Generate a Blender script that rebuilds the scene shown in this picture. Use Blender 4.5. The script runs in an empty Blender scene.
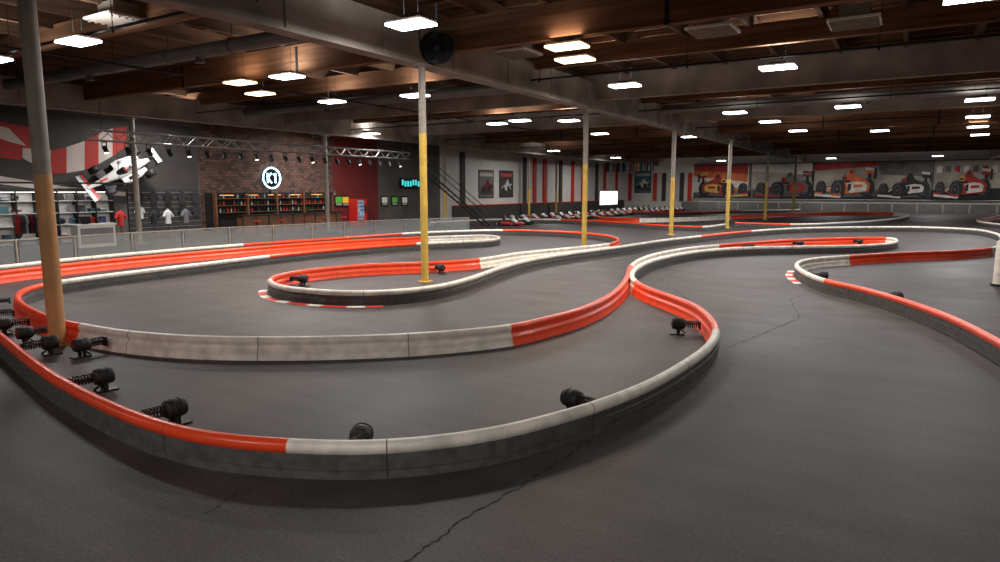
import bpy, math, random, bisect
from mathutils import Vector, Matrix
random.seed(7)
YAW=math.radians(31.5); PITCH=math.atan(91/667); H=2.5; F=667.0
R_=Vector((math.cos(YAW),math.sin(YAW),0))
FW=Vector((-math.sin(YAW)*math.cos(PITCH),math.cos(YAW)*math.cos(PITCH),-math.sin(PITCH)))
UP=R_.cross(FW)
C0=Vector((0,0,H))
# photogrammetric survey: sight lines intersected with the REAL floor / wall / lamp-height planes -> true world positions
def ray(u,v): return FW+R_*((u-500)/F)-UP*((v-281)/F)
def G(u,v,z=0.0):
    d=ray(u,v); k=(z-H)/d.z; return C0+d*k
def WL(u,v,x=-34.0):
    d=ray(u,v); return C0+d*(x/d.x)
def WE(u,v,y=90.0):
    d=ray(u,v); return C0+d*(y/d.y)

def lin(c): 
    c=c/255.0
    return c/12.92 if c<=0.04045 else ((c+0.055)/1.055)**2.4
def col(r,g,b): return (lin(r),lin(g),lin(b),1)
MC={}
def mat(name,rgb,rough=0.6,metal=0.0,var=0.0,scale=5.0,emit=0.0,bump=0.0,spec=0.5,alpha=1.0,stretch=None):
    if name in MC: return MC[name]
    m=bpy.data.materials.new(name); m.use_nodes=True; nt=m.node_tree; b=nt.nodes["Principled BSDF"]
    c=col(*rgb)
    b.inputs["Base Color"].default_value=c; b.inputs["Roughness"].default_value=rough; b.inputs["Metallic"].default_value=metal
    b.inputs["Specular IOR Level"].default_value=spec; b.inputs["Alpha"].default_value=alpha
    if emit>0:
        b.inputs["Emission Color"].default_value=c; b.inputs["Emission Strength"].default_value=emit
    if var>0 or bump>0:
        tc=nt.nodes.new("ShaderNodeTexCoord"); n=nt.nodes.new("ShaderNodeTexNoise")
        n.inputs["Scale"].default_value=scale; n.inputs["Detail"].default_value=6
        if stretch:
            mpn=nt.nodes.new("ShaderNodeMapping"); mpn.inputs["Scale"].default_value=stretch
            nt.links.new(tc.outputs["Object"],mpn.inputs["Vector"]); nt.links.new(mpn.outputs["Vector"],n.inputs["Vector"])
        else: nt.links.new(tc.outputs["Object"],n.inputs["Vector"])
        if var>0:
            r=nt.nodes.new("ShaderNodeValToRGB"); r.color_ramp.elements[0].position=0.3; r.color_ramp.elements[1].position=0.7
            r.color_ramp.elements[0].color=tuple(x*(1-var) for x in c[:3])+(1,); r.color_ramp.elements[1].color=tuple(min(1,x*(1+var*0.6)) for x in c[:3])+(1,)
            nt.links.new(n.outputs["Fac"],r.inputs["Fac"]); nt.links.new(r.outputs["Color"],b.inputs["Base Color"])
        if bump>0:
            bp=nt.nodes.new("ShaderNodeBump"); bp.inputs["Strength"].default_value=bump; bp.inputs["Distance"].default_value=0.02
            nt.links.new(n.outputs["Fac"],bp.inputs["Height"]); nt.links.new(bp.outputs["Normal"],b.inputs["Normal"])
    MC[name]=m; return m

class MB:
    def __init__(s): s.v=[];s.f=[];s.m=[];s.sm=[];s.mats=[]
    def mi(s,m):
        if m not in s.mats: s.mats.append(m)
        return s.mats.index(m)
    def add(s,vs,fs,m,smooth=False):
        o=len(s.v); s.v+= [tuple(v) for v in vs]; i=s.mi(m)
        for f in fs: s.f.append([o+a for a in f]); s.m.append(i); s.sm.append(smooth)
    def box(s,c,d,m,rot=None):
        c=Vector(c); hx,hy,hz=d[0]/2,d[1]/2,d[2]/2
        vs=[Vector((x,y,z)) for z in(-hz,hz) for y in(-hy,hy) for x in(-hx,hx)]
        if rot: vs=[rot@v for v in vs]
        s.add([c+v for v in vs],[(0,2,3,1),(4,5,7,6),(0,1,5,4),(2,6,7,3),(0,4,6,2),(1,3,7,5)],m)
    def cyl(s,p0,p1,r0,m,r1=None,n=12,smooth=True,cap=True):
        p0=Vector(p0);p1=Vector(p1); r1=r0 if r1 is None else r1
        a=(p1-p0).normalized(); b=a.orthogonal().normalized(); c=a.cross(b)
        vs=[p0+(b*math.cos(t)+c*math.sin(t))*r0 for t in [2*math.pi*i/n for i in range(n)]]
        vs+=[p1+(b*math.cos(t)+c*math.sin(t))*r1 for t in [2*math.pi*i/n for i in range(n)]]
        s.add(vs,[(i,(i+1)%n,n+(i+1)%n,n+i) for i in range(n)],m,smooth)
        if cap: s.add(vs,[tuple(range(n-1,-1,-1)),tuple(range(n,2*n))],m)
    def tube(s,pts,r,m,n=8):
        rings=[]; pts=[Vector(p) for p in pts]; b=None
        for i,p in enumerate(pts):
            a=(pts[min(i+1,len(pts)-1)]-pts[max(i-1,0)]).normalized()
            b=a.orthogonal().normalized() if b is None else (b-a*b.dot(a)).normalized()
            c=a.cross(b)
            rings.append([p+(b*math.cos(2*math.pi*k/n)+c*math.sin(2*math.pi*k/n))*r for k in range(n)])
        s.loft(rings,m)
    def loft(s,rings,m,smooth=True,cap=True):
        n=len(rings[0]); vs=[v for r in rings for v in r]; fs=[]
        for j in range(len(rings)-1):
            for k in range(n): fs.append((j*n+k,j*n+(k+1)%n,(j+1)*n+(k+1)%n,(j+1)*n+k))
        s.add(vs,fs,m,smooth)
        if cap: s.add(rings[0]+rings[-1],[tuple(range(n-1,-1,-1)),tuple(range(n,2*n))],m)
    def eloft(s,secs,m,n=14,power=2.5):
        rings=[]
        for (y,cx,cz,w,h) in secs:
            r=[]
            for k in range(n):
                t=2*math.pi*k/n; ct,st=math.cos(t),math.sin(t)
                r.append(Vector((cx+w*math.copysign(abs(ct)**(2/power),ct),y,cz+h*math.copysign(abs(st)**(2/power),st))))
            rings.append(r)
        s.loft(rings,m)
    def ball(s,c,r,m,sz=1.0,n=14):
        c=Vector(c); rings=[]
        for j in range(1,9):
            a=math.pi*j/9; rings.append([c+Vector((r*math.sin(a)*math.cos(2*math.pi*k/n),r*math.sin(a)*math.sin(2*math.pi*k/n),-r*sz*math.cos(a))) for k in range(n)])
        s.loft(rings,m)
    def poly(s,pts,m): s.add(pts,[tuple(range(len(pts)))],m)
    def done(s,name,loc=(0,0,0),rot=None,parent=None,bevel=0):
        me=bpy.data.meshes.new(name); me.from_pydata(s.v,[],s.f)
        for m in s.mats: me.materials.append(m)
        for i,p in enumerate(me.polygons): p.material_index=s.m[i]; p.use_smooth=s.sm[i]
        me.update(); o=bpy.data.objects.new(name,me); bpy.context.collection.objects.link(o)
        o.location=loc
        if rot is not None: o.rotation_euler=rot
        if parent: o.parent=parent
        if bevel:
            b=o.modifiers.new("bevel","BEVEL"); b.width=bevel; b.segments=2; b.limit_method='ANGLE'
        return o
def inst(src,name,loc,rot=(0,0,0),sc=1):
    o=bpy.data.objects.new(name,src.data); bpy.context.collection.objects.link(o); o.location=loc; o.rotation_euler=rot; o.scale=(sc,sc,sc); return o

# ------------- materials
def floor_mat():
    m=bpy.data.materials.new("asphalt_floor"); m.use_nodes=True; nt=m.node_tree; b=nt.nodes["Principled BSDF"]
    tc=nt.nodes.new("ShaderNodeTexCoord")
    def noise(sc,de,di=0.0,stretch=None,rot=0):
        n=nt.nodes.new("ShaderNodeTexNoise"); n.inputs["Scale"].default_value=sc; n.inputs["Detail"].default_value=de; n.inputs["Distortion"].default_value=di
        if stretch:
            q=nt.nodes.new("ShaderNodeMapping"); q.inputs["Scale"].default_value=stretch; q.inputs["Rotation"].default_value=(0,0,rot)
            nt.links.new(tc.outputs["Object"],q.inputs["Vector"]); nt.links.new(q.outputs["Vector"],n.inputs["Vector"])
        else: nt.links.new(tc.outputs["Object"],n.inputs["Vector"])
        return n
    n1=noise(0.22,6,0.8); n2=noise(34,6); n3=noise(1.3,9); n4=noise(1.0,5,0.6,(0.25,3.5,1),0.5)
    r=nt.nodes.new("ShaderNodeValToRGB"); r.color_ramp.elements[0].position=0.32; r.color_ramp.elements[1].position=0.7
    r.color_ramp.elements[0].color=col(61,55,54); r.color_ramp.elements[1].color=col(76,69,67)
    nt.links.new(n1.outputs["Fac"],r.inputs["Fac"]); last=r.outputs["Color"]
    for n,f in((n3,0.5),(n4,0.45),(n2,0.9)):
        mx=nt.nodes.new("ShaderNodeMixRGB"); mx.blend_type='OVERLAY'; mx.inputs["Fac"].default_value=f
        nt.links.new(last,mx.inputs[1]); nt.links.new(n.outputs["Fac"],mx.inputs[2]); last=mx.outputs["Color"]
    nt.links.new(last,b.inputs["Base Color"])
    mr=nt.nodes.new("ShaderNodeMapRange"); mr.inputs["From Min"].default_value=0.3; mr.inputs["From Max"].default_value=0.7; mr.inputs["To Min"].default_value=0.52; mr.inputs["To Max"].default_value=0.66
    nt.links.new(n1.outputs["Fac"],mr.inputs["Value"]); nt.links.new(mr.outputs["Result"],b.inputs["Roughness"])
    bp=nt.nodes.new("ShaderNodeBump"); bp.inputs["Strength"].default_value=0.45; bp.inputs["Distance"].default_value=0.005
    nt.links.new(n2.outputs["Fac"],bp.inputs["Height"]); nt.links.new(bp.outputs["Normal"],b.inputs["Normal"])
    b.inputs["Specular IOR Level"].default_value=0.3
    return m
M_floor=floor_mat()
M_red=mat("barrier_red_plastic",(250,76,34),0.32,var=0.14,scale=3.0)
M_wht=mat("barrier_white_plastic",(236,226,212),0.42,var=0.26,scale=4.5)
M_gry=mat("barrier_grey_board",(84,81,79),0.7,var=0.35,scale=9.0,bump=0.3)
M_blk=mat("black_rubber",(26,25,26),0.6,var=0.2,scale=8)
M_seam=mat("seam_dark",(40,36,34),0.8)
M_seamc=mat("cap_joint",(130,90,76),0.8)
M_stl=mat("spring_steel",(95,92,90),0.4,metal=0.8)
M_alu=mat("truss_aluminium",(150,147,143),0.45,metal=0.3)
M_yel=mat("pole_yellow_paint",(214,176,80),0.5,var=0.2,scale=4)
M_yel2=mat("pole_ochre_paint",(204,150,96),0.5,var=0.2,scale=4)
M_pole=mat("pole_grey_paint",(150,141,130),0.5,var=0.2,scale=4)
M_foil=mat("girder_grey_wrap",(160,149,138),0.75,var=0.4,scale=0.9,bump=0.6)
M_wood=mat("glulam_brown",(134,96,70),0.85,var=0.5,scale=2.5,stretch=(0.15,1,2.5),spec=0.2)
M_wood2=mat("purlin_dark_wood",(106,80,62),0.85,var=0.5,scale=2.5,stretch=(1,0.15,2.5),spec=0.2)
M_deck=mat("roof_deck",(82,71,63),0.9,var=0.45,scale=1.2)
M_dark=mat("dark_metal",(32,31,32),0.5,metal=0.3)
M_white=mat("white_paint",(222,218,211),0.6,var=0.1,scale=0.6)
M_wallg=mat("wall_graphic_grey",(98,91,86),0.8,var=0.3,scale=0.5)
M_redp=mat("red_paint",(200,48,34),0.6,var=0.15)
M_lens=mat("light_lens",(252,253,255),0.4,emit=12)
M_lensw=mat("light_lens_warm",(255,212,165),0.4,emit=7)
M_duct=mat("duct_galvanised",(120,117,113),0.5,metal=0.4,var=0.2,scale=1)

# ------------- room
X0,X1,Y0,Y1,ZR=-34.0,30.0,-15.0,90.0,7.7
b=MB(); b.box(((X0+X1)/2,(Y0+Y1)/2,-0.1),(X1-X0+0.6,Y1-Y0+0.6,0.2),M_floor); b.done("floor")
b=MB(); b.box(((X0+X1)/2,(Y0+Y1)/2,ZR+0.1),(X1-X0+0.6,Y1-Y0+0.6,0.2),M_deck); b.done("ceiling")
def brick():
    m=bpy.data.materials.new("dark_brick"); m.use_nodes=True; nt=m.node_tree; p=nt.nodes["Principled BSDF"]
    tc=nt.nodes.new("ShaderNodeTexCoord")
    br=nt.nodes.new("ShaderNodeTexBrick"); br.inputs["Scale"].default_value=1.6
    br.inputs["Color1"].default_value=col(112,78,64); br.inputs["Color2"].default_value=col(62,44,38); br.inputs["Mortar"].default_value=col(44,39,38)
    sx=nt.nodes.new("ShaderNodeSeparateXYZ"); cb=nt.nodes.new("ShaderNodeCombineXYZ")
    nt.links.new(tc.outputs["Object"],sx.inputs[0]); nt.links.new(sx.outputs["Y"],cb.inputs["X"]); nt.links.new(sx.outputs["Z"],cb.inputs["Y"])
    nt.links.new(cb.outputs[0],br.inputs["Vector"]); nt.links.new(br.outputs["Color"],p.inputs["Base Color"]); p.inputs["Roughness"].default_value=0.85
    return m
M_brick=brick()
M_dred=mat("dark_red_paint",(112,34,30),0.7,var=0.2,scale=0.7)
yb0=WL(200,190).y; yb1=WL(333,190).y; yb2=WL(378,190).y; yb3=WL(440,190).y
b=MB()
def wseg(y0,y1,m): b.box((X0-0.1,(y0+y1)/2,ZR/2),(0.2,y1-y0,ZR),m)
wseg(Y0,yb0,M_wallg); wseg(yb0,yb1,M_brick); wseg(yb1,yb2,M_dred); wseg(yb2,yb3,M_wallg); wseg(yb3,Y1,M_white); b.done("wall_left")
b=MB(); b.box(((X0+X1)/2,Y1+0.1,ZR/2),(X1-X0+0.6,0.2,ZR),M_white); b.done("wall_end")
b=MB(); b.box((X1+0.1,(Y0+Y1)/2,ZR/2),(0.2,Y1-Y0,ZR),M_wallg); b.done("wall_right")
b=MB(); b.box(((X0+X1)/2,Y0-0.1,ZR/2),(X1-X0+0.6,0.2,ZR),M_wallg); b.done("wall_back")

# ------------- ceiling structure
ys=[-5,5.3,15.5,26.2,36.6,46.5,57,67.5,78]
for x in (-11.5,-30.0,7.0,25):
    b=MB(); b.box((0,(Y0+Y1)/2,6.3),(0.36,Y1-Y0,1.05),M_foil); b.box((0,(Y0+Y1)/2,5.8),(0.44,Y1-Y0,0.06),M_foil)
    y=Y0+1
    while y<Y1-1:
        for s in(-1,1): b.box((s*0.195,y,6.3),(0.03,0.1,0.98),M_foil)
        y+=3.0
    b.done("roof_girder",(x,0,0))
for i,y in enumerate(ys):
    m=M_foil if i in(3,4) else M_wood
    b=MB(); b.box(((X0+X1)/2,0,6.65),(X1-X0,0.28,0.85 if m is M_wood else 1.0),m)
    if m is M_wood:
        for x in(-23,-17,-5,1,13,19): b.box((x,0,6.6),(0.1,0.31,0.8),M_dark)
    b.done("roof_cross_beam",(0,y,0))
for i in range(len(ys)-1):
    b=MB(); y=(ys[i]+ys[i+1])/2
    b.box(((X0+X1)/2,0,6.9),(X1-X0,0.2,0.6),M_wood); b.done("roof_secondary_beam",(0,y,0))
b=MB()
x=X0+1.2
while x<X1:
    b.box((x,(Y0+Y1)/2,7.3),(0.12,Y1-Y0,0.42),M_wood2); x+=1.9
b.done("roof_purlins")
b=MB()
y=Y0+1
while y<Y1:
    b.box(((X0+X1)/2,y,7.6),(X1-X0,0.07,0.18),M_wood); y+=0.9
b.done("roof_joists")
b=MB()
for y in(9,20.5,31,41,52,63):
    b.tube([(X0+1,y,6.2),(X1-1,y,6.2)],0.035,M_dark,6)
    x=X0+3
    while x<X1-2: b.cyl((x,y,6.2),(x,y,7.6),0.01,M_dark,n=5); b.cyl((x,y,6.1),(x,y,6.2),0.03,M_dark,n=6); x+=5
b.tube([(-20,Y0+1,6.12),(-20,Y1-1,6.12)],0.04,M_dark,6)
b.done("sprinkler_pipes")
# galvanised round air duct between girders, with flanges and outlets
for y,xa_,xb_ in((12.6,-33,-12.2),(23.4,-33,-12.2),(33.6,-11,6.5)):
    b=MB(); b.cyl((xa_,0,0),(xb_,0,0),0.2,M_duct,n=18)
    x=xa_+1.5
    while x<xb_-0.5: b.cyl((x-0.03,0,0),(x+0.03,0,0),0.23,M_duct,n=18); b.cyl((x,0,0.1),(x,0,1.05),0.012,M_dark,n=5); x+=3
    x=xa_+3
    while x<xb_-1: b.cyl((x,0,-0.1),(x,0,-0.32),0.09,M_duct,0.15,n=12); x+=6
    b.done("air_duct",(0,y,6.5))
for u,v in((713,30),(517,53),(855,22),(900,62),(120,20)):
    p=G(u,v,6.75); b=MB(); b.box((0,0,0),(1.2,1.2,0.06),M_white)
    for k in range(7): b.box((0,-0.5+k*0.165,-0.05),(1.1,0.03,0.07),M_pole,Matrix.Rotation(0.5,3,'X'))
    b.box((0,0,0.2),(0.7,0.7,0.36),M_pole); b.done("ceiling_air_vent",(p.x,p.y,6.75))
# ------------- poles
POLES=[]
def pole(x,y,r,zy,m=M_yel,top=5.76):
    POLES.append(Vector((x,y)))
    b=MB(); b.cyl((0,0,0),(0,0,zy),r,m,n=20); b.cyl((0,0,zy),(0,0,top),r*0.97,M_pole,n=20)
    b.box((0,0,0.015),(r*3.2,r*3.2,0.03),m); b.box((0,0,top-0.02),(r*3.4,r*3.4,0.05),M_pole); b.done("support_pole",(x,y,0))
p=G(58,345); pole(p.x,p.y,0.125,2.75,M_yel2)
P2=G(425,282); pole(P2.x,P2.y,0.10,4.0)
p=G(584,248); pole(p.x,p.y,0.11,3.6)
for u,v in((671,235),(727,228),(765,219.5),(793,215)):
    p=G(u,v); pole(p.x,p.y,0.12,3.2)
for u,v in((140,244),(328,231),(445,222.5),(529,215.5),(556,213)):
    p=G(u,v); pole(p.x,p.y,0.12,2.6,M_yel if u>400 else M_pole)
pole(7.0,-4.0,0.12,3)
b=MB(); n=24
b.cyl((0,-0.22,0),(0,0.22,0),0.42,M_dark,n=n,cap=False); b.cyl((0,-0.21,0),(0,0.21,0),0.39,M_blk,n=n,cap=False)
b.cyl((0,0.18,0),(0,0.2,0),0.39,M_blk,n=n)
for r in(0.08,0.14,0.2,0.26,0.32,0.38):
    for yy in(-0.22,0.22): b.tube([(r*math.cos(2*math.pi*k/24),yy,r*math.sin(2*math.pi*k/24)) for k in range(25)],0.008,M_dark,5)
for k in range(5):
    a=k*math.pi*0.4; R=Matrix.Rotation(a,3,'Y'); b.box(R@Vector((0.2,0,0)),(0.34,0.02,0.2),M_dark,R@Matrix.Rotation(0.5,3,'X'))
b.cyl((0,-0.15,0),(0,0.2,0),0.09,M_dark)
for s in(-1,1): b.box((s*0.45,0,0.2),(0.03,0.08,0.5),M_dark)
b.box((0,0,0.45),(0.93,0.08,0.03),M_dark); b.box((0,0,0.75),(0.06,0.06,0.6),M_dark)
b.done("drum_fan",(P2.x+0.75,P2.y-0.3,6.05),(0.2,0,0.5))

# ------------- barriers
def cr(P,i,t):
    n=len(P); p0=P[max(i-1,0)];p1=P[i];p2=P[min(i+1,n-1)];p3=P[min(i+2,n-1)]
    if i==0: p0=p1-(p2-p1)*0.5
    if i+2>n-1: p3=p2+(p2-p1)*0.5
    def tj(ti,a,b): return ti+max((b-a).length,1e-4)**0.5
    t0=0;t1=tj(t0,p0,p1);t2=tj(t1,p1,p2);t3=tj(t2,p2,p3)
    T=t1+(t2-t1)*t
    A1=p0*((t1-T)/(t1-t0))+p1*((T-t0)/(t1-t0)); A2=p1*((t2-T)/(t2-t1))+p2*((T-t1)/(t2-t1)); A3=p2*((t3-T)/(t3-t2))+p3*((T-t2)/(t3-t2))
    B1=A1*((t2-T)/(t2-t0))+A2*((T-t0)/(t2-t0)); B2=A2*((t3-T)/(t3-t1))+A3*((T-t1)/(t3-t1))
    return B1*((t2-T)/(t2-t1))+B2*((T-t1)/(t2-t1))
def path(P):
    pts=[];cc=[]
    for i in range(len(P)-1):
        for k in range(24): pts.append(cr(P,i,k/24)); cc.append(i)
    pts.append(P[-1]); cc.append(len(P)-2)
    d=[0]
    for i in range(1,len(pts)): d.append(d[-1]+(pts[i]-pts[i-1]).length)
    return pts,cc,d
def sample(pts,cc,d,s):
    i=max(1,min(len(d)-1,bisect.bisect_left(d,s))); k=(s-d[i-1])/max(1e-6,d[i]-d[i-1])
    return pts[i-1].lerp(pts[i],k),cc[i-1]
rc=0.066; zc=0.275
CAP=[(rc*math.cos(math.radians(a)),zc+rc*math.sin(math.radians(a))) for a in (228,205,182,160,138,115,92,70,48,25,2,-22,-42)]
CAP+=[(0.046,0.212),(0.05,0.19),(0.064,0.17),(0.082,0.155),(0.088,0.135),(0.086,0.105),(0.095,0.06),(0.115,0.025),(0.12,0.0)]
BRD=[(-0.044,0.226),(-0.045,0.165),(-0.058,0.16),(-0.058,0.085),(-0.045,0.08),(-0.05,0.0)]
ALL=[]
def barrier(name,spec):
    P=[];C=[];c='W'
    for e in spec:
        q=G(e[0],e[1],0.30); P.append(Vector((q.x,q.y)))
        if len(e)>2: c=e[2]
        C.append(c)
    pts,cc,d=path(P); L=d[-1]
    ss=set(); s=0
    while s<L: ss.add(round(s,4)); s+=0.18
    ss.add(round(L,4)); seam=set(); s=2.2
    while s<L-0.1:
        ss.add(round(s,4)); ss.add(round(s+0.012,4)); seam.add(round(s,4)); s+=2.2
    rows=[]
    for s in sorted(ss):
        p,i=sample(pts,cc,d,s); a,_=sample(pts,cc,d,max(0,s-0.12)); e,_=sample(pts,cc,d,min(L,s+0.12))
        t=(e-a).normalized(); n=Vector((-t.y,t.x)); rows.append((s,p,n,C[i]))
    b=MB(); nc=len(CAP); nb=len(BRD)
    for k in(M_red,M_wht,M_gry,M_seam,M_seamc): b.mi(k)
    for s,p,n,c in rows:
        for (o,z) in CAP+BRD: q=p+n*o; b.v.append((q.x,q.y,z))
    S=nc+nb
    for r in range(len(rows)-1):
        sm=rows[r][0] in seam
        cm=4 if sm else (0 if rows[r][3]=='R' else 1)
        for k in range(nc-1): b.f.append([r*S+k,r*S+k+1,(r+1)*S+k+1,(r+1)*S+k]); b.m.append(cm); b.sm.append(True)
        for k in range(nb-1): b.f.append([r*S+nc+k+1,r*S+nc+k,(r+1)*S+nc+k,(r+1)*S+nc+k+1]); b.m.append(3 if sm else 2); b.sm.append(False)
    b.done(name); ALL.append(rows)
    return rows
ch1=[(-90,280,'R'),(-45,308),(0,336),(20,352),(50,374),(100,401),(150,421),(200,434),(245,440),(286,443,'W'),(350,445),(400,443),(450,438),(500,430),(550,418),(600,403),(650,383),(690,360),(709,345),(716,331,'R'),(710,318),(695,306),(670,296),(650,289),(637,282,'W'),(632,275),(638,267),(657,259),(700,251),(750,247.5),(800,246.5),(860,245.5),(888,243.5),(897,240.5),(888,238,'R'),(850,238),(800,239.5),(750,242.5),(720,245,'W'),(690,248),(660,253),(641,259),(631,266,'R'),(627,277),(618,289),(600,301),(575,311),(545,319),(513,326,'W'),(470,331),(400,336),(300,339),(200,338),(130,333),(85,326,'R'),(60,321),(40,314),(22,304),(17,297),(24,290),(45,284,'W'),(100,276),(200,264),(268,256,'R'),(340,249),(415,243.5,'W'),(460,241.5),(490,240),(499,237.5),(488,235.5),(430,237,'R'),(380,239),(300,244),(200,252),(100,261),(0,272),(-60,280)]
ch2=[(-60,272,'W'),(0,266.5),(60,260),(140,252.5),(240,244.5,'R'),(330,238.5),(400,233.5,'W'),(440,231.5),(500,230,'R'),(560,231.5),(600,234.5),(618,239),(610,243.5,'W'),(570,248),(520,253),(480,259,'R'),(440,262),(360,265.5),(310,270),(280,275),(270,280,'W'),(280,286),(310,290),(350,292),(400,290.5),(440,285.5),(470,278),(500,267.5),(530,259.5),(570,253),(620,246.5),(660,240.5),(700,236,'R'),(750,231,'W'),(800,228),(860,227),(920,227),(970,229),(995,233),(1002,240),(992,248,'R'),(960,251),(900,253),(850,256,'W'),(820,258),(802,261),(797,265),(805,272),(825,280,'R'),(860,288),(900,299),(950,317),(1000,342),(1040,365)]
R1=barrier("track_barrier",ch1); R2=barrier("track_barrier",ch2)
barrier("track_barrier",[(735,222.5,'R'),(790,224,'W'),(850,222),(890,219),(909,215.5),(895,213,'R'),(850,212.5),(790,213.5),(730,216,'W'),(690,217.5),(640,218.5,'R'),(600,217)])
barrier("track_barrier",[(430,222,'W'),(500,219),(560,219.5,'R'),(620,222),(660,225),(700,226.5,'W'),(725,224)])
barrier("track_barrier",[(585,211,'R'),(630,211.5),(680,212),(740,210.5,'W'),(800,209.5)])
barrier("track_barrier",[(1040,214,'R'),(1000,216),(985,218.5,'R'),(978,221,'W'),(1000,224),(1040,227)])
def clear(x,y,r):
    q=Vector((x,y))
    return all((q-p).length>r for p in POLES) and all((q-w[1]).length>r for R in ALL for w in R[::3])

# ------------- spring bumpers
def bumper():
    b=MB(); n=20; zc=0.19
    pr=[(-0.11,0.06),(-0.105,0.09),(-0.08,0.102),(0.08,0.102),(0.105,0.09),(0.11,0.06)]
    b.loft([[Vector((x,r*math.cos(2*math.pi*k/n),zc+r*math.sin(2*math.pi*k/n))) for k in range(n)] for x,r in pr],M_blk)
    for x in(-0.04,0.04):
        b.loft([[Vector((x+dx,rr*math.cos(2*math.pi*k/n),zc+rr*math.sin(2*math.pi*k/n))) for k in range(n)] for dx,rr in((-0.007,0.104),(0,0.109),(0.007,0.104))],M_seam)
    b.cyl((-0.122,0,zc),(-0.11,0,zc),0.035,M_stl,n=12)
    b.box((-0.02,0,0.01),(0.24,0.17,0.02),M_dark)
    for y in(-0.06,0.06): b.box((0.0,y,0.06),(0.05,0.02,0.1),M_dark)
    b.box((0.06,0,0.07),(0.16,0.03,0.02),M_dark,Matrix.Rotation(0.6,3,'Y'))
    pts=[];turns=7;Lx=0.24
    for i in range(turns*12+1):
        a=2*math.pi*i/12; pts.append((0.11+Lx*i/(turns*12),0.058*math.cos(a),zc+0.058*math.sin(a)))
    b.tube(pts,0.009,M_dark,6)
    b.cyl((0.11,0,zc),(0.36,0,zc),0.014,M_dark,n=8)
    b.box((0.36,0,0.17),(0.02,0.12,0.14),M_dark)
    return b
base=bumper(); first=None; KEEP=0.53
def put_bumper(u,v,rows,z=0.19):
    global first
    p=G(u,v,z); p2=Vector((p.x,p.y)); best=min(rows,key=lambda r:(r[1]-p2).length)
    side=1 if (p2-best[1]).dot(best[2])>0 else -1
    dirn=-best[2]*side; a=math.atan2(dirn.y,dirn.x)
    q=best[1]-dirn*KEEP
    if first is None: first=base.done("spring_bumper",(q.x,q.y,0),(0,0,a)); return
    inst(first,"spring_bumper",(q.x,q.y,0),(0,0,a))
for u,v in((107,374),(178,408),(358,431),(574,396),(676,324),(84,344),(53,343),(14,322),(30,331),(8,300),(3,313),(470,243),(390,246)): put_bumper(u,v,R1)
for u,v,R in((846,276,R2),(931,296,R2),(294,278,R2),(450,269,R2),(800,243,R1),(860,241,R1),(740,246,R1)): put_bumper(u,v,R)

def kerb(name,rows,i0,i1,o0,o1):
    b=MB(); acc=0
    for i in range(i0,i1):
        p,n=rows[i][1],rows[i][2]; p2,n2=rows[i+1][1],rows[i+1][2]; acc+=(p2-p).length
        a=p-n*o0;bb=p-n*o1;c=p2-n2*o1;d=p2-n2*o0
        m=M_redp if int(acc/0.45)%2 else M_wht
        b.poly([(bb.x,bb.y,0.006),(c.x,c.y,0.006),(d.x,d.y,0.012),(a.x,a.y,0.012)],m)
    b.done(name)
def near(rows,u,v):
    p=G(u,v,0.3); p=Vector((p.x,p.y)); return min(range(len(rows)),key=lambda i:(rows[i][1]-p).length)
kerb("painted_kerb",R2,near(R2,272,278),near(R2,380,291.5),0.1,0.30)
kerb("painted_kerb",R2,near(R2,800,262),near(R2,806,273),0.1,0.30)
# ------------- floor cracks
M_crack=mat("crack_dark",(24,22,22),0.9)
def crack(pix,w):
    P=[G(u,v) for u,v in pix]; pts=[]
    for i in range(len(P)-1):
        for k in range(12):
            q=P[i].lerp(P[i+1],k/12); pts.append(q+Vector((random.uniform(-1,1),random.uniform(-1,1),0))*0.02)
    pts.append(P[-1]); b=MB()
    for i in range(len(pts)-1):
        t=(pts[i+1]-pts[i]).normalized(); n=Vector((-t.y,t.x,0)); w0=w*(0.6+0.4*math.sin(i*1.7)); w1=w*(0.6+0.4*math.sin((i+1)*1.7))
        z=Vector((0,0,0.004)); b.poly([pts[i]-n*w0+z,pts[i+1]-n*w1+z,pts[i+1]+n*w1+z,pts[i]+n*w0+z],M_crack)
    b.done("floor_crack")
crack([(592,440),(560,462),(520,487),(470,515),(440,538),(405,562),(380,585)],0.008)
crack([(815,290),(790,300),(800,318),(760,335),(722,350)],0.010)
crack([(205,515),(235,495),(262,485)],0.006)
crack([(690,265),(660,280),(690,300)],0.010)

# ------------- pit fence (posts, rails, clear panels) behind the outer barrier
M_fence=mat("fence_panel_grey",(112,109,107),0.5,var=0.2,scale=2)
M_glass=mat("fence_clear_panel",(150,155,156),0.15,alpha=0.28)
i0=near(R2,-40,270); i1=near(R2,490,230)
b=MB(); fence=[]
for i in range(i0,i1):
    q=R2[i][1]+R2[i][2]*0.9
    if not fence or (q-fence[-1]).length>1.9: fence.append(q)
for i,q in enumerate(fence):
    b.cyl((q.x,q.y,0),(q.x,q.y,0.98),0.035,M_pole,n=8); b.box((q.x,q.y,0.01),(0.2,0.2,0.02),M_pole)
    if i<len(fence)-1:
        e=fence[i+1]; d=e-q; a=math.atan2(d.y,d.x); c=(q+e)/2; R=Matrix.Rotation(a,3,'Z')
        b.box((c.x,c.y,0.52),(d.length-0.14,0.012,0.8),M_glass,R)
        for z in(0.1,0.96): b.box((c.x,c.y,z),(d.length,0.04,0.035),M_pole,R)
b.done("pit_fence")

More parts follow.
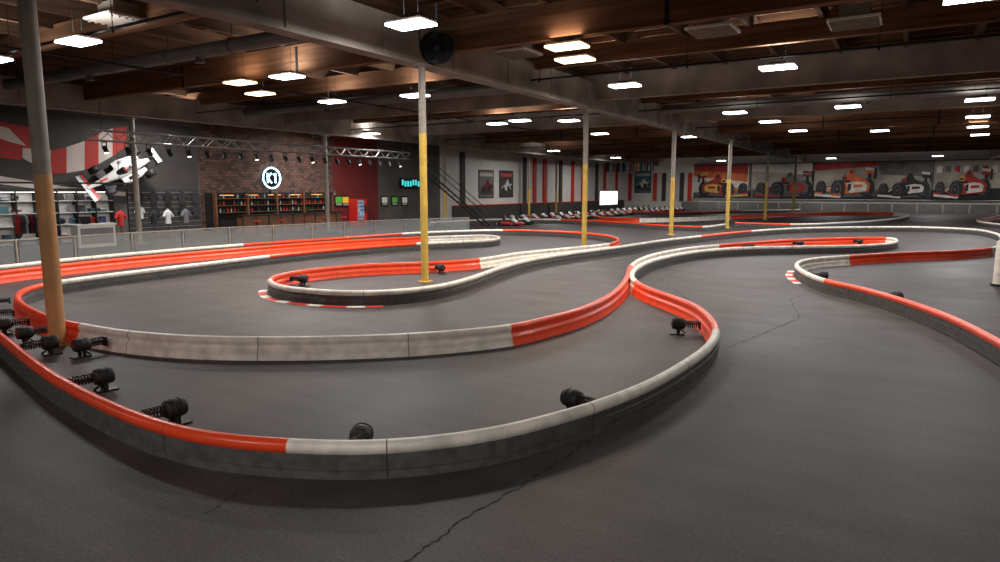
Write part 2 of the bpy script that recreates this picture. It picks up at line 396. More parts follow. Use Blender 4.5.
# ------------- left wall graphics
M_gw=mat("graphic_white",(196,184,176),0.7,var=0.12,scale=1); M_gr=mat("graphic_red",(170,46,38),0.7,var=0.12,scale=1); M_gk=mat("graphic_charcoal",(66,61,58),0.7,var=0.3,scale=0.6)
def wallpoly(b,pix,m,off):
    pts=[WL(u,v) for u,v in pix]; b.poly([(X0+off,p.y,p.z) for p in pts],m)
b=MB()
wallpoly(b,[(-60,95),(60,112),(198,128),(198,205),(-60,200)],M_gk,0.01)
wallpoly(b,[(-60,112),(2,122),(28,127),(30,150),(20,160),(-60,150)],M_gr,0.02)
wallpoly(b,[(-10,124),(8,128),(26,146),(10,142),(-14,134)],M_gw,0.03)
def band(U_,top,bot,off):
    for i in range(len(U_)-1):
        m=M_gr if i%2 else M_gw
        wallpoly(b,[(U_[i],top[i]),(U_[i+1],top[i+1]),(U_[i+1],bot[i+1]),(U_[i],bot[i])],m,off)
band([22,50,66,84,98,112,126],[148,150,147,141,133,128,127],[158,174,173,170,164,156,146],0.035)
wallpoly(b,[(-60,172),(0,176),(60,186),(125,192),(125,196),(60,192),(0,184),(-60,182)],M_gw,0.03)
b.done("wall_mural_banner")
M_cw=mat("car_white",(232,230,226),0.35); M_cr=mat("car_red",(200,40,32),0.35); M_vis=mat("visor_dark",(20,22,28),0.15)
def formula_car():
    b=MB()
    b.eloft([(-2.15,0,0.35,0.10,0.10),(-1.7,0,0.42,0.17,0.2),(-1.1,0,0.5,0.26,0.34),(-0.6,0,0.52,0.33,0.38),(-0.3,0,0.42,0.36,0.27),(0.3,0,0.40,0.34,0.24),(0.9,0,0.36,0.26,0.18),(1.6,0,0.29,0.17,0.12),(2.2,0,0.22,0.11,0.07),(2.45,0,0.2,0.05,0.03)],M_cw)
    for s in(-1,1):
        b.eloft([(-1.5,s*0.4,0.26,0.12,0.12),(-0.9,s*0.52,0.3,0.22,0.2),(-0.1,s*0.55,0.32,0.26,0.23),(0.35,s*0.53,0.32,0.22,0.19),(0.42,s*0.53,0.32,0.2,0.17)],M_cw)
        b.box((s*0.55,-0.3,0.545),(0.2,0.7,0.01),M_vis)
        b.box((s*0.53,0.43,0.32),(0.34,0.02,0.26),M_vis)
        for y,r,w in((-1.5,0.34,0.4),(1.45,0.32,0.32)):
            x=s*0.80
            n=20; pr=[(-w/2,r*0.6),(-w/2,r*0.9),(-w/2+0.05,r),(w/2-0.05,r),(w/2,r*0.9),(w/2,r*0.6)]
            b.loft([[Vector((x+dx,y+rr*math.cos(2*math.pi*k/n),r+rr*math.sin(2*math.pi*k/n))) for k in range(n)] for dx,rr in pr],M_blk)
            b.cyl((x+s*w*0.4,y,r),(x+s*(w/2+0.01),y,r),r*0.55,M_pole,n=16)
            b.tube([(s*0.12,y+0.12,r+0.08),(x-s*w/2,y,r+0.06)],0.02,M_dark,6); b.tube([(s*0.12,y-0.15,r),(x-s*w/2,y,r-0.05)],0.02,M_dark,6)
        b.box((s*0.52,-2.2,0.7),(0.03,0.5,0.5),M_vis)
        b.box((s*0.9,2.3,0.17),(0.03,0.42,0.24),M_vis)
    b.box((0,-2.2,0.9),(1.02,0.34,0.04),M_cw); b.box((0,-2.05,0.8),(1.02,0.2,0.03),M_vis); b.box((0,-2.1,0.5),(0.12,0.2,0.6),M_dark)
    b.box((0,2.35,0.1),(1.8,0.34,0.03),M_cw); b.box((0,2.2,0.17),(1.8,0.12,0.02),M_cr)
    b.box((0,-0.2,0.05),(1.3,3.2,0.04),M_dark)
    b.eloft([(-0.95,0,0.78,0.07,0.12),(-0.5,0,0.86,0.11,0.16),(-0.32,0,0.88,0.1,0.13)],M_cw)
    b.eloft([(-0.25,0,0.62,0.12,0.05),(0.0,0,0.64,0.22,0.04),(0.45,0,0.61,0.16,0.03),(0.55,0,0.6,0.05,0.02)],M_vis)
    b.ball((0,-0.02,0.72),0.14,M_cr); b.box((0,0.1,0.73),(0.2,0.06,0.08),M_vis)
    b.box((0,1.2,0.49),(0.12,0.9,0.01),M_cr)
    return b
c0=WL(112,174); al=math.radians(24)
yl=Vector((0.05,-math.cos(al),-math.sin(al))).normalized(); zl=Vector((0.93,-0.1,0.35)); zl=(zl-yl*zl.dot(yl)).normalized(); xl=yl.cross(zl)
car=formula_car().done("mounted_race_car"); 
Mx=Matrix((xl,yl,zl)).transposed().to_4x4(); Mx.translation=Vector((X0+0.75,c0.y,c0.z)); car.matrix_world=Mx@Matrix.Scale(0.78,4)
b=MB()
for dy in(-0.6,0.6): b.cyl((X0,c0.y+dy,c0.z+dy*0.4),(X0+0.78,c0.y+dy,c0.z+dy*0.4),0.05,M_dark)
b.done("car_wall_bracket")

# ------------- merchandise area
M_shelf=mat("shelf_white",(200,198,194),0.5); M_tl=mat("shelf_light",(255,248,235),0.5,emit=4)
COLS=[mat("cloth_red",(180,36,32),0.8),mat("cloth_black",(30,30,33),0.8),mat("cloth_white",(205,205,205),0.8),mat("cloth_teal",(60,104,112),0.8),mat("cloth_navy",(40,50,90),0.8),mat("cloth_grey",(110,110,114),0.8),mat("cloth_dark",(50,48,50),0.8)]
ym0=WL(-60,200).y; ym1=WL(108,200).y
b=MB(); L=ym1-ym0; yc=(ym0+ym1)/2
b.box((0.03,yc,1.25),(0.06,L,2.4),M_shelf)
for z in(0.35,0.9,1.45,2.0): b.box((0.25,yc,z),(0.44,L,0.03),M_shelf)
b.box((0.28,yc,2.5),(0.5,L,0.16),M_dark); b.box((0.4,yc,2.405),(0.08,L-0.2,0.02),M_tl)
y=ym0
while y<ym1+0.01: b.box((0.25,y,1.25),(0.46,0.05,2.5),M_dark); y+=L/8
y=ym0+0.3
while y<ym1-0.3:
    for z in(0.37,0.92,1.47,2.02):
        if random.random()<0.8:
            k=random.random(); c=random.choice(COLS)
            if k<0.35: b.ball((0.26,y,z+0.15),0.14,c,1.05,10); b.box((0.39,y,z+0.16),(0.04,0.16,0.07),M_vis)
            elif k<0.7:
                for j in range(3): b.box((0.26,y,z+0.03+j*0.055),(0.3,0.3,0.045),random.choice(COLS))
            else: b.box((0.26,y,z+0.16),(0.05,0.3,0.3),c,Matrix.Rotation(-0.15,3,'Y'))
    y+=0.46
b.done("merchandise_shelf",(X0,0,0))
def shirt_stand(x,y,c,rot=0,name="shirt_mannequin"):
    b=MB(); b.cyl((0,0,0),(0,0,0.03),0.2,M_dark,n=16); b.cyl((0,0,0.03),(0,0,0.9),0.02,M_dark)
    sec=[(0.8,0.19,0.12),(1.0,0.16,0.10),(1.2,0.19,0.12),(1.35,0.21,0.11),(1.45,0.16,0.09),(1.5,0.07,0.06)]
    n=14
    b.loft([[Vector((h*math.sin(2*math.pi*k/n),w*math.cos(2*math.pi*k/n),z)) for k in range(n)] for z,w,h in sec],c)
    for s in(-1,1): b.cyl((0,s*0.16,1.40),(0.02,s*0.32,1.15),0.07,c,0.065,n=10)
    b.cyl((0,0,1.5),(0,0,1.56),0.045,c,n=10)
    b.done(name,(x,y,0),(0,0,rot))
for u,c in((118,0),(152,1),(166,2),(184,5)):
    p=WL(u,190,X0+1.6); shirt_stand(X0+1.6,p.y,COLS[c],0.3)
pa=WL(126,190).y; pb=WL(198,190).y
b=MB(); b.box((0.05,(pa+pb)/2,1.3),(0.1,pb-pa,2.5),mat("slatwall_dark",(52,49,50),0.6))
for k in range(9): b.box((0.105,(pa+pb)/2,0.3+k*0.26),(0.012,pb-pa,0.02),M_pole)
y=pa+0.5
while y<pb-0.3:
    for z in(1.35,2.1):
        c=random.choice([COLS[0],COLS[1],COLS[2],COLS[6],COLS[5],COLS[1]])
        b.add([(0.2,y+dy,z+dz) for dy,dz in((-.1,.3),(.1,.3),(.22,.24),(.3,0.0),(.22,-.03),(.18,.1),(.18,-.32),(-.18,-.32),(-.18,.1),(-.22,-.03),(-.3,0),(-.22,.24))],[tuple(range(12))],c)
        b.cyl((0.1,y,z+0.32),(0.24,y,z+0.32),0.012,M_stl,n=6)
    y+=0.8
b.done("jacket_display_wall",(X0,0,0))
def rack(x,y):
    b=MB()
    for s in(-0.7,0.7): b.cyl((0,s,0),(0,s,1.5),0.02,M_stl); b.box((0,s,0.02),(0.5,0.05,0.04),M_stl)
    b.cyl((0,-0.7,1.5),(0,0.7,1.5),0.018,M_stl)
    k=-0.6
    while k<0.62:
        c=random.choice(COLS)
        for d,o in((0,1),(0.04,-1)):
            b.add([(-0.22,k+d,1.42),(-0.05,k+d,1.47),(0.05,k+d,1.47),(0.22,k+d,1.42),(0.3,k+d,1.15),(0.2,k+d,1.12),(0.2,k+d,0.7),(-0.2,k+d,0.7),(-0.2,k+d,1.12),(-0.3,k+d,1.15)],[tuple(range(10))[::o]],c)
        k+=0.09
    b.done("clothing_rack",(x,y,0))
p=WL(30,190,X0+2.6); rack(X0+2.6,p.y)
def counter(u,w,name="display_counter"):
    p=WL(u,190,X0+3.2); b=MB(); b.box((0,0,0.48),(0.6,w,0.96),M_shelf); b.box((0,0,0.99),(0.7,w+0.1,0.05),M_white); b.box((0.305,0,0.5),(0.01,w-0.2,0.7),M_fence)
    b.box((0,-w*0.2,1.2),(0.05,0.45,0.32),M_vis); b.box((0,-w*0.2,1.03),(0.15,0.2,0.04),M_dark); b.done(name,(X0+3.2,p.y,0),bevel=0.01)
counter(90,1.6)
M_neon=mat("neon_cyan",(190,240,255),0.4,emit=4)
c=WL(270,178); r=0.62
b=MB(); b.cyl((0,0,0),(0.1,0,0),r*0.95,M_vis,n=40)
b.tube([(0.14,r*math.cos(2*math.pi*k/40),r*math.sin(2*math.pi*k/40)) for k in range(41)],0.05,M_neon,6)
for pts in([(-0.3,0.3),(-0.3,-0.3)],[(-0.3,0),(-0.02,0.3)],[(-0.3,0),(-0.02,-0.3)],[(0.12,0.2),(0.26,0.3),(0.26,-0.3)]):
    b.tube([(0.14,a,z) for a,z in pts],0.045,M_neon,6)
b.done("round_neon_sign",(X0+0.02,c.y,c.z)).scale=(1,1.05,1.0)
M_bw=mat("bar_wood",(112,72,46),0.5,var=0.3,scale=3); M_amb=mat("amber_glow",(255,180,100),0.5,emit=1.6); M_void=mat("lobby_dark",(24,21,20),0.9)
M_bot=[mat("bottle_green",(40,80,50),0.2),mat("bottle_brown",(90,50,24),0.2),mat("bottle_clear",(150,160,160),0.2)]
ya=WL(204,190).y; ybb=WL(330,190).y; L=ybb-ya; yc=(ya+ybb)/2
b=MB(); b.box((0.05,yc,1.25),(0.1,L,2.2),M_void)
for z in(1.2,1.6,2.0): b.box((0.22,yc,z),(0.25,L*0.9,0.03),M_bw)
for k in range(5): b.box((0.12,ya+L*(0.14+0.18*k),2.2),(0.03,L*0.1,0.03),M_amb); b.box((0.2,ya+L*(0.05+0.225*k),1.25),(0.3,0.12,2.2),M_bw)
y=ya+0.8
while y<ybb-0.8:
    for z in(1.22,1.62,2.02):
        if random.random()<0.75:
            c=random.choice(M_bot+[COLS[0]]); b.cyl((0.24,y,z),(0.24,y,z+0.17),0.045,c,n=8); b.cyl((0.24,y,z+0.17),(0.24,y,z+0.26),0.015,c,n=6)
    y+=0.24
b.done("bar_back_shelf",(X0,0,0))
b=MB(); b.box((0,yc,0.52),(0.5,L*0.8,1.04),M_bw); b.box((0,yc,1.07),(0.7,L*0.82,0.06),M_dark)
y=yc-L*0.4
while y<yc+L*0.4: b.box((0.26,y,0.52),(0.03,0.06,1.0),M_dark); y+=0.9
b.done("bar_counter",(X0+1.7,0,0))
y=yc-L*0.36
while y<yc+L*0.37:
    b=MB(); b.cyl((0,0,0),(0,0,0.03),0.2,M_dark,n=14); b.cyl((0,0,0.03),(0,0,0.72),0.025,M_dark); b.cyl((0,0,0.72),(0,0,0.8),0.18,COLS[0],n=16)
    b.tube([(0.17*math.cos(t),0.17*math.sin(t),0.3) for t in [k*math.pi/6 for k in range(13)]],0.012,M_dark,5)
    b.done("bar_stool",(X0+2.7,y,0)); 
    b=MB(); b.cyl((0,0,0.12),(0,0,5.2),0.008,M_dark,n=5); b.cyl((0,0,-0.1),(0,0,0.12),0.14,M_dark,0.04,n=14,cap=False); b.ball((0,0,-0.05),0.07,M_amb,1,10)
    b.done("pendant_lamp",(X0+1.9,y,2.35)); y+=1.7
p=WL(352,190)
b=MB(); b.box((0,0,0.95),(0.8,1.0,1.85),M_cr); b.box((0.41,-0.12,1.1),(0.02,0.62,1.35),mat("machine_glass",(120,150,170),0.2,emit=0.4)); b.box((0.41,0.35,1.2),(0.03,0.16,0.6),M_dark); b.box((0.41,-0.1,0.28),(0.03,0.6,0.16),M_vis)
for z in(0.6,0.85,1.1,1.35,1.6):
    for y in(-0.35,-0.2,-0.05,0.1): b.box((0.43,y,z),(0.02,0.09,0.13),random.choice(COLS))
b.done("vending_machine",(X0+0.5,p.y,0),bevel=0.02)
M_scr=mat("screen_teal",(60,190,190),0.4,emit=1.5); M_scr2=mat("screen_menu",(190,195,180),0.4,emit=0.3); M_grn=mat("screen_green",(80,150,60),0.4,emit=0.4); M_yl=mat("screen_yellow",(220,180,60),0.4,emit=0.3)
a=WL(398,183); c=WL(424,183)
b=MB(); b.box((0,0,0),(0.12,c.y-a.y,0.8),M_vis); k=-0.45
while k<0.45: b.box((0.065,k*(c.y-a.y),random.choice((-.05,.05))),(0.01,(c.y-a.y)*0.06,0.42),M_scr); k+=0.1
b.box((-0.16,0,0),(0.2,0.3,0.3),M_dark); b.done("led_sign_board",(X0+0.27,(a.y+c.y)/2,a.z))
for u,m in((384,M_scr2),(394,M_grn),(404,M_scr2),(345,M_yl),(338,M_grn)):
    p=WL(u,201); b=MB(); b.box((0,0,0),(0.06,0.7,0.75),M_vis); b.box((0.035,0,0.08),(0.01,0.6,0.42),m)
    for z in(-0.2,-0.27): b.box((0.035,0,z),(0.01,0.5,0.03),M_scr2)
    b.done("menu_board",(X0+0.035,p.y,p.z))
# ------------- lighting truss
tx=-29.0; ta,tb=15.0,35.5; tz=4.75; s=0.42
b=MB(); off=[(-s/2,-s/2),(s/2,-s/2),(s/2,s/2),(-s/2,s/2)]
for ox,oz in off: b.cyl((ox,ta,oz),(ox,tb,oz),0.03,M_alu,n=8)
y=ta;k=0
while y<tb-0.01:
    for j in range(4):
        p,q=off[j],off[(j+1)%4]
        if k%2: p,q=q,p
        b.cyl((p[0],y,p[1]),(q[0],y+0.5,q[1]),0.017,M_alu,n=6)
    y+=0.5;k+=1
for y in(ta+0.5,(ta+tb)/2,tb-0.5):
    b.cyl((0,y,s/2),(0,y,1.4),0.012,M_dark,n=5)
b.done("lighting_truss",(tx,0,tz))
M_spot=mat("spot_lens",(255,235,210),0.4,emit=4)
y=ta+0.6
k=0
while y<tb-0.4:
    b=MB(); b.cyl((0,0,0),(0.12,0,-0.26),0.08,M_dark,0.11,n=12); b.cyl((0.118,0,-0.255),(0.122,0,-0.262),0.095,M_spot if k%4==0 else M_vis,n=12)
    b.box((0,0.1,0.02),(0.04,0.015,0.3),M_dark); b.box((0,-0.1,0.02),(0.04,0.015,0.3),M_dark); b.box((0,0,0.17),(0.05,0.22,0.03),M_dark)
    b.done("stage_spotlight",(tx,y,tz-0.44)); y+=0.95; k+=1
b=MB()
for dx in(-0.25,0.25): b.cyl((tx+dx,35.9,4.5),(tx+3.4+dx,40,0.02),0.06,M_dark,n=8)
for k in range(12):
    t=(k+0.5)/12; p=Vector((tx,35.9,4.5)).lerp(Vector((tx+3.4,40,0.02)),t); b.box(p,(0.5,0.16,0.04),M_dark)
for dx in(-0.3,0.3): b.cyl((tx+dx,35.9,5.4),(tx+3.4+dx,40,0.95),0.03,M_dark,n=8)
b.done("black_steel_stair")
# ------------- far hall
def poster(u,v,w,h,body,bg,acc,plane='L'):
    p=WL(u,v) if plane=='L' else WE(u,v)
    b=MB(); b.box((0,0,0),(0.05,w,h),M_dark)
    b.box((0.03,0,0),(0.01,w-0.15,h-0.15),bg)
    def P(pts,m,o): b.poly([(0.036+o,x*w*0.42,z*h*0.42) for x,z in pts],m)
    P([(-1,0.65),(1,0.65),(1,0.95),(-1,0.95)],acc,0.001); P([(-1,-0.9),(1,-0.9),(1,-0.55),(-1,-0.4)],M_gk,0.001)
    P([(-0.9,-0.35),(-0.2,0.0),(0.1,0.4),(0.3,0.35),(0.5,0.0),(0.9,0.05),(0.95,-0.4),(0,-0.6)],body,0.003)
    for x,z,r in((-0.5,-0.45,0.22),(0.35,-0.4,0.24),(0.85,-0.25,0.16)): P([(x+r*math.cos(t)*h/w,z+r*math.sin(t)) for t in [k*math.pi/8 for k in range(16)]],M_blk,0.005)
    if plane=='L': b.done("framed_poster",(X0+0.03,p.y,p.z))
    else: b.done("framed_poster",(p.x,Y1-0.03,p.z),(0,0,-math.pi/2))
poster(486,184,2.6,2.6,M_dred,M_fence,M_gw); poster(506,184,2.6,2.6,COLS[2],M_gk,M_cr)
poster(643,182,2.4,3.0,COLS[2],COLS[3],M_gw,'E')
b=MB()
for u in(462,524,534,544,560,572,582,596,604,616): 
    p=WL(u,190); b.box((0.08,p.y,2.9),(0.16,0.6,5.8),M_redp if u in(534,544,572,582,604,616) else M_gk)
b.done("wall_pilasters",(X0,0,0))
b=MB()
for u in(630,655,664,673,682,690): q=WE(u,190); b.box((q.x,-0.05,2.9),(0.55,0.1,3.8),M_redp if u in(630,655,673,690) else M_gk)
b.done("end_wall_banners",(0,Y1,0))
b=MB(); y0_=WL(445,190).y+1; b.box((0.1,(y0_+88)/2,0.55),(0.2,88-y0_,1.1),M_gk); b.box((0.12,(y0_+88)/2,1.13),(0.24,88-y0_,0.08),M_redp); b.done("wall_bumper_rail",(X0,0,0))
p=WL(607,199)
M_win=mat("daylight_glass",(255,252,245),0.3,emit=2.5)
b=MB(); w=6.0
b.box((0,0,0),(0.1,w,1.9),M_shelf)
for k in range(3): b.box((0.06,(-1+k)*w/3,0),(0.02,w/3-0.15,1.7),M_win)
b.done("window_1",(X0+0.22,p.y,p.z+0.15))
b=MB(); a=WE(580,163,y=80); c=WE(655,163,y=80); a.x=max(a.x,X0+0.6)
b.cyl((a.x,0,0.0),(c.x,0,0.0),0.02,M_dark,n=5)
n=9; fcs=[M_redp,M_gw,COLS[4],COLS[3],M_yel,COLS[1],mat("flag_green",(40,130,70),0.8)]
for k in range(n):
    x=a.x+(c.x-a.x)*(k+0.5)/n; w=(c.x-a.x)/n*0.62; t=random.sample(fcs,3)
    for j in range(3): b.box((x-w/3+j*w/3,0,-0.62),(w/3,0.02,1.15),t[j])
for xx in(a.x,c.x): b.cyl((xx,0,0),(xx,0,7.6-a.z),0.015,M_dark,n=5)
b.done("flag_row",(0,80,a.z))
def kart_mesh(body):
    b=MB()
    b.box((0,0,0.08),(0.6,1.5,0.03),M_dark)
    for s in(-1,1):
        b.eloft([(-0.35,s*0.52,0.16,0.10,0.08),(-0.2,s*0.54,0.18,0.15,0.11),(0.35,s*0.54,0.18,0.14,0.10),(0.48,s*0.52,0.16,0.08,0.06)],body)
        for y,r,w in((-0.6,0.14,0.2),(0.55,0.13,0.13)): b.cyl((s*0.5,y,r),(s*(0.5+w),y,r),r,M_blk,n=16); b.cyl((s*(0.5+w),y,r),(s*(0.505+w),y,r),r*0.5,M_pole,n=10)
    b.cyl((-0.5,-0.6,0.14),(0.5,-0.6,0.14),0.02,M_stl); b.cyl((-0.5,0.55,0.13),(0.5,0.55,0.13),0.02,M_stl)
    b.eloft([(0.7,0,0.15,0.5,0.09),(0.85,0,0.16,0.48,0.11),(0.98,0,0.15,0.36,0.07)],body)
    b.eloft([(0.25,0,0.42,0.12,0.08),(0.45,0,0.38,0.16,0.14),(0.65,0,0.26,0.18,0.1),(0.75,0,0.18,0.14,0.04)],M_cw)
    b.tube([(-0.6,-0.55,0.16),(-0.6,-0.9,0.2),(0.6,-0.9,0.2),(0.6,-0.55,0.16)],0.04,M_blk)
    b.eloft([(-0.42,0,0.52,0.18,0.18),(-0.36,0,0.36,0.2,0.2),(-0.2,0,0.2,0.2,0.09),(0.08,0,0.17,0.18,0.05)],M_blk)
    b.box((0.3,-0.45,0.25),(0.2,0.3,0.26),M_stl)
    b.cyl((0,0.5,0.2),(0,0.18,0.48),0.015,M_dark)
    R=Matrix.Rotation(0.9,3,'X'); b.tube([Vector((0,0.17,0.5))+R@Vector((0.14*math.cos(t),0.14*math.sin(t),0)) for t in [k*math.pi/8 for k in range(17)]],0.015,M_blk,6)
    return b
k1=kart_mesh(M_cr).done("go_kart"); k2=kart_mesh(COLS[1]).done("go_kart")
kd=[k1.data,k2.data]; bpy.data.objects.remove(k1); bpy.data.objects.remove(k2)
i=0
for x in(-27.6,-24.4):
    y=41.0
    while y<82:
        if clear(x,y,1.5):
            o=bpy.data.objects.new("go_kart",kd[i%2]); bpy.context.collection.objects.link(o); o.location=(x,y,0); o.rotation_euler=(0,0,math.radians(-90)+random.uniform(-.08,.08)); i+=1
        y+=1.75
# ------------- mural on end wall
M_mbg=mat("mural_beige",(158,148,136),0.7,var=0.45,scale=0.45); M_mo=mat("mural_orange",(198,98,44),0.7,var=0.35,scale=1.4); M_mr=mat("mural_red",(160,44,38),0.7,var=0.4,scale=1.4); M_mw=mat("mural_white",(206,198,188),0.7,var=0.25,scale=1.2); M_mk=mat("mural_black",(34,32,33),0.7,var=0.3,scale=2); M_mg=mat("mural_grey",(98,93,90),0.7,var=0.45,scale=0.8); M_my=mat("mural_yellow",(206,160,80),0.7,var=0.3)
xa=WE(694,180).x; xb=min(WE(1030,180).x,X1-0.3); z0,z1=1.5,5.75
b=MB(); off=[0.02]
def mp(pts,m):
    off[0]+=0.0012; b.poly([(x,Y1-off[0],z) for x,z in pts],m)
def disc(cx,cz,rx,rz,m): mp([(cx+rx*math.cos(2*math.pi*k/28),cz+rz*math.sin(2*math.pi*k/28)) for k in range(28)],m)
def U(u): return WE(u,180).x
mp([(xa,z0),(xb,z0),(xb,z1),(xa,z1)],M_mbg)
mp([(xa,z0),(U(752),z0),(U(748),z1),(xa,z1)],M_mw); mp([(xa,z0+2.8),(U(748),z0+2.0),(U(748),z1),(xa,z1)],M_mo); mp([(xa,z0+3.6),(U(748),z0+3.0),(U(748),z1),(xa,z1)],M_mr)
mp([(xa,z0),(U(752),z0),(U(752),z0+0.9),(xa,z0+0.7)],M_mg)
mp([(U(752),z0),(U(812),z0),(U(812),z0+1.4),(U(752),z0+1.1)],M_mg); mp([(U(752),z0+3.4),(U(812),z0+2.8),(U(812),z1),(U(752),z1)],M_mw)
mp([(U(812),z0),(U(932),z0),(U(932),z0+1.2),(U(812),z0+0.9)],M_mg); mp([(U(932),z0),(xb,z0),(xb,z0+1.3),(U(932),z0+1.0)],M_mk)
mp([(U(815),z0+3.3),(U(880),z0+3.8),(U(876),z1),(U(812),z1)],M_mr); mp([(U(880),z0+2.8),(U(932),z0+2.5),(U(932),z1),(U(876),z1)],M_mg)
for k in range(10):
    xx=U(936)+k*(xb-U(936))/10; mp([(xx,z0+2.9+0.1*(k%3)),(xx+0.5,z0+2.9),(xx+0.5,z0+3.7),(xx,z0+3.6)],[M_mw,M_mg,M_mr][k%3])
def mcar(u0,u1,body,acc,flip=False,h=3.4,dz=0.12):
    a,c=U(u0),U(u1); w=c-a
    def T(x,z): x=1-x if flip else x; return (a+x*w,z0+dz+z*h)
    def P(pts,m): mp([T(*q) for q in pts],m)
    def D(x,z,rx,rz,m): X,Z=T(x,z); disc(X,Z,rx*w,rz*h,m)
    def wheel(x,z,r,ry):
        D(x+r*0.25,z,r,ry,M_mk); D(x,z,r,ry,M_mk); D(x-r*0.05,z,r*0.62,ry*0.66,M_mg); D(x-r*0.05,z,r*0.52,ry*0.56,M_mk); D(x-r*0.05,z,r*0.16,ry*0.16,M_mg)
        P([(x-r*0.3,z+ry*0.9),(x+r*0.3,z+ry*0.92),(x+r*0.25,z+ry*0.8),(x-r*0.25,z+ry*0.8)],M_mg)
    P([(-0.05,0.0),(1.05,0.05),(1.0,-0.02),(0,-0.03)],M_mk)
    P([(0.84,0.98),(1.02,0.94),(1.02,0.86),(0.84,0.89)],acc); P([(0.84,0.87),(1.02,0.84),(1.02,0.74),(0.84,0.78)],body); P([(1.0,0.96),(1.04,0.95),(1.04,0.6),(1.0,0.6)],M_mk); P([(0.9,0.78),(0.95,0.78),(0.95,0.4),(0.9,0.4)],M_mk)
    wheel(0.88,0.32,0.11,0.31)
    P([(0.14,0.24),(0.26,0.38),(0.40,0.50),(0.50,0.58),(0.57,0.88),(0.60,0.93),(0.64,0.92),(0.70,0.72),(0.86,0.58),(0.95,0.45),(0.93,0.2),(0.6,0.12),(0.3,0.12)],body)
    P([(0.54,0.46),(0.70,0.52),(0.84,0.5),(0.9,0.4),(0.88,0.22),(0.6,0.15)],acc); P([(0.56,0.44),(0.62,0.46),(0.62,0.24),(0.57,0.22)],M_mk); P([(0.66,0.42),(0.82,0.43),(0.82,0.34),(0.66,0.32)],body)
    P([(0.18,0.28),(0.42,0.47),(0.44,0.42),(0.2,0.22)],acc); P([(0.58,0.86),(0.63,0.88),(0.63,0.8),(0.59,0.78)],M_mk)
    D(0.5,0.64,0.045,0.115,M_my if body is M_mr else M_mr); P([(0.455,0.66),(0.52,0.67),(0.52,0.6),(0.46,0.59)],M_mk)
    P([(0.42,0.56),(0.6,0.58),(0.6,0.5),(0.42,0.48)],M_mk); P([(0.36,0.56),(0.41,0.57),(0.41,0.52),(0.36,0.51)],body)
    for q in((0.5,0.36),(0.42,0.28)): P([(0.18,q[1]),(0.36,q[1]+0.02),(0.36,q[1]),(0.18,q[1]-0.02)],M_mk)
    wheel(0.38,0.28,0.115,0.31); wheel(0.08,0.30,0.085,0.26)
    P([(-0.04,0.05),(0.44,-0.02),(0.46,0.06),(-0.02,0.13)],acc); P([(-0.04,0.13),(0.12,0.10),(0.12,0.16),(-0.03,0.19)],body); P([(0.28,0.06),(0.46,0.04),(0.46,0.12),(0.28,0.13)],body)
    P([(-0.06,0.02),(-0.03,0.0),(-0.02,0.22),(-0.05,0.24)],M_mk); P([(0.45,-0.03),(0.48,-0.02),(0.48,0.2),(0.45,0.2)],M_mk)
mcar(700,748,M_mr,M_my,True,3.2); mcar(757,812,M_mg,M_mr,False,3.3); mcar(817,874,M_mo,M_mw,False,3.6); mcar(880,930,M_mk,M_mw,False,3.0); mcar(936,990,M_mr,M_mw,False,3.3)
yo=off[0]+0.02
for u in(750,814,933): b.box((U(u),Y1-yo-0.04,(z0+z1)/2),(0.12,0.05,z1-z0),M_dark)
b.box(((xa+xb)/2,Y1-yo,z0-0.05),(xb-xa,0.2,0.1),M_dark); b.box(((xa+xb)/2,Y1-yo,z1+0.05),(xb-xa,0.2,0.1),M_dark)
b.done("race_car_mural")
b=MB(); x=U(700)
while x<X1-1:
    b.box((x,0,0.55),(2.2,0.1,0.9),M_fence); b.box((x,0,1.05),(2.35,0.12,0.06),M_pole); b.cyl((x-1.17,0,0),(x-1.17,0,1.1),0.05,M_pole,n=8); x+=2.35
b.done("spectator_fence",(0,86,0))
p=G(999,286); b=MB(); b.cyl((0,0,0),(0,0,1.15),0.14,M_wht,n=20); b.cyl((0,0,1.15),(0,0,1.2),0.14,M_wht,0.09,n=20); b.cyl((0,0,0),(0,0,0.06),0.19,M_dark,n=20); b.done("marshal_bollard",(p.x,p.y,0))

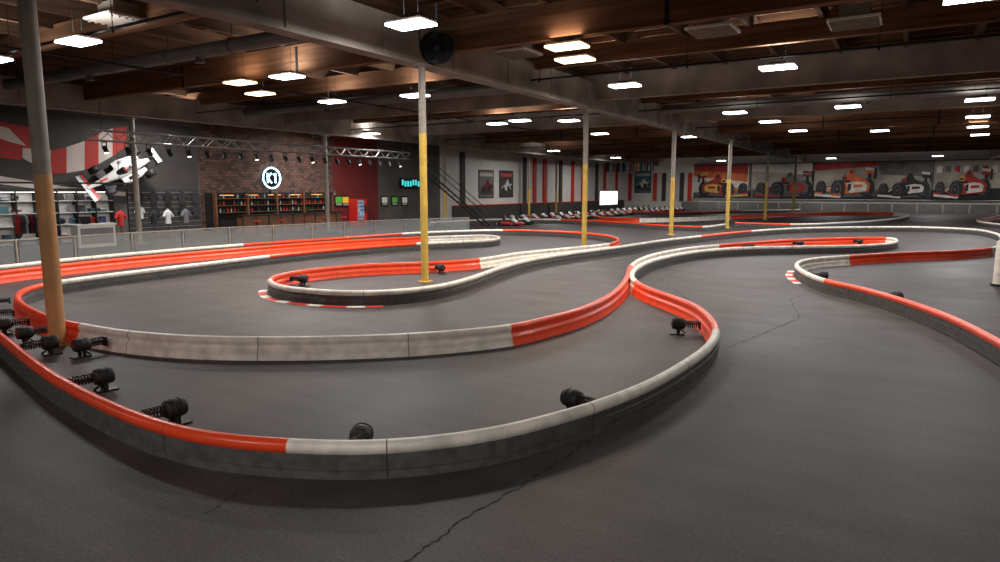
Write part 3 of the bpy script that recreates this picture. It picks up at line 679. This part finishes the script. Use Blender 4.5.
# ------------- lights
def light(u,v,z=6.0,pw=290,warm=False,w=0.95,d=0.6):
    p=G(u,v,z); mk_light(p.x,p.y,z,pw,warm,w,d)
def mk_light(x,y,z=6.0,pw=290,warm=False,w=0.95,d=0.6):
    b=MB(); L=M_lensw if warm else M_lens
    b.box((0,0,0.06),(w-0.04,d-0.04,0.06),M_pole); b.box((0,0,0.01),(w,d,0.05),L)
    b.box((0,0,0.13),(w*0.5,0.14,0.08),M_dark)
    for sx in(-1,1): b.cyl((sx*w*0.2,0,0.1),(sx*w*0.2,0,7.6-z),0.006,M_dark,n=5)
    o=b.done("high_bay_or_fill_light",(x,y,z))
    for nm,pz,rot,k in(("lamp_down",-0.03,0,1.0),("lamp_up_fill",0.25,math.pi,0.15 if not warm else 0.1)):  # the upward lamp is added fill that brightens the beams and ceiling
        ld=bpy.data.lights.new(nm,'AREA'); ld.shape='RECTANGLE'; ld.size=w*0.9; ld.size_y=d*0.9; ld.energy=pw*k
        ld.color=(1,0.80,0.62) if warm else (1.0,0.985,0.965)
        lo=bpy.data.objects.new(nm,ld); bpy.context.collection.objects.link(lo); lo.parent=o; lo.location=(0,0,pz); lo.rotation_euler=(rot,0,0)
for a in((78,42),(287,77),(411,25),(332,102),(415,96),(778,68),(625,86),(735,113),(569,121),(497,124),(770,122),(798,131),(980,100),(978,117),(978,127),(980,135),(975,-3),(-8,60),(848,107),(880,131),(520,121),(371,134),(600,134),(690,137)): light(*a)
for a in((240,83),(567,47),(575,60),(260,94)): light(*a,warm=True,pw=160)
for x,y in((18,16),(20,30),(20,46),(-24,-4)): mk_light(x,y,pw=200)  # extra unseen lamps added outside the view to light the hall
for x,y in((-8,-6),(6,-6),(16,4),(0,-3)): mk_light(x,y,pw=360)  # front fill: unseen lamps added behind and beside the camera
for x,y in((-28,55),(-28,70),(-20,84),(-8,84),(2,84),(12,84),(22,84),(-31,30),(-30.8,20)): mk_light(x,y,pw=340)  # lamps added to brighten the end wall, its mural and the left wall
b=MB(); b.box((0,0,0.06),(0.34,ym1-ym0,0.08),M_dark); 
for yy in(-3,3): b.cyl((0,yy,0.1),(0,yy,4.9),0.01,M_dark,n=5)
o=b.done("shelf_strip_light",(X0+1.8,(ym0+ym1)/2,2.75))
ld=bpy.data.lights.new("strip_lamp",'AREA'); ld.shape='RECTANGLE'; ld.size=0.3; ld.size_y=ym1-ym0; ld.energy=80; lo=bpy.data.objects.new("strip_lamp",ld); bpy.context.collection.objects.link(lo); lo.parent=o; lo.location=(0,0,0); lo.rotation_euler=(0,math.radians(20),0)

w=bpy.data.worlds.new("world"); bpy.context.scene.world=w; w.use_nodes=True; w.node_tree.nodes["Background"].inputs[0].default_value=(0.05,0.05,0.055,1)

cd=bpy.data.cameras.new("camera"); cd.sensor_width=36; cd.lens=24.0; cd.clip_end=300
co=bpy.data.objects.new("camera",cd); bpy.context.collection.objects.link(co); co.location=C0
co.rotation_euler=(math.pi/2-PITCH,0,YAW); bpy.context.scene.camera=co
sc=bpy.context.scene; sc.view_settings.view_transform='Standard'; sc.view_settings.exposure=-0.08
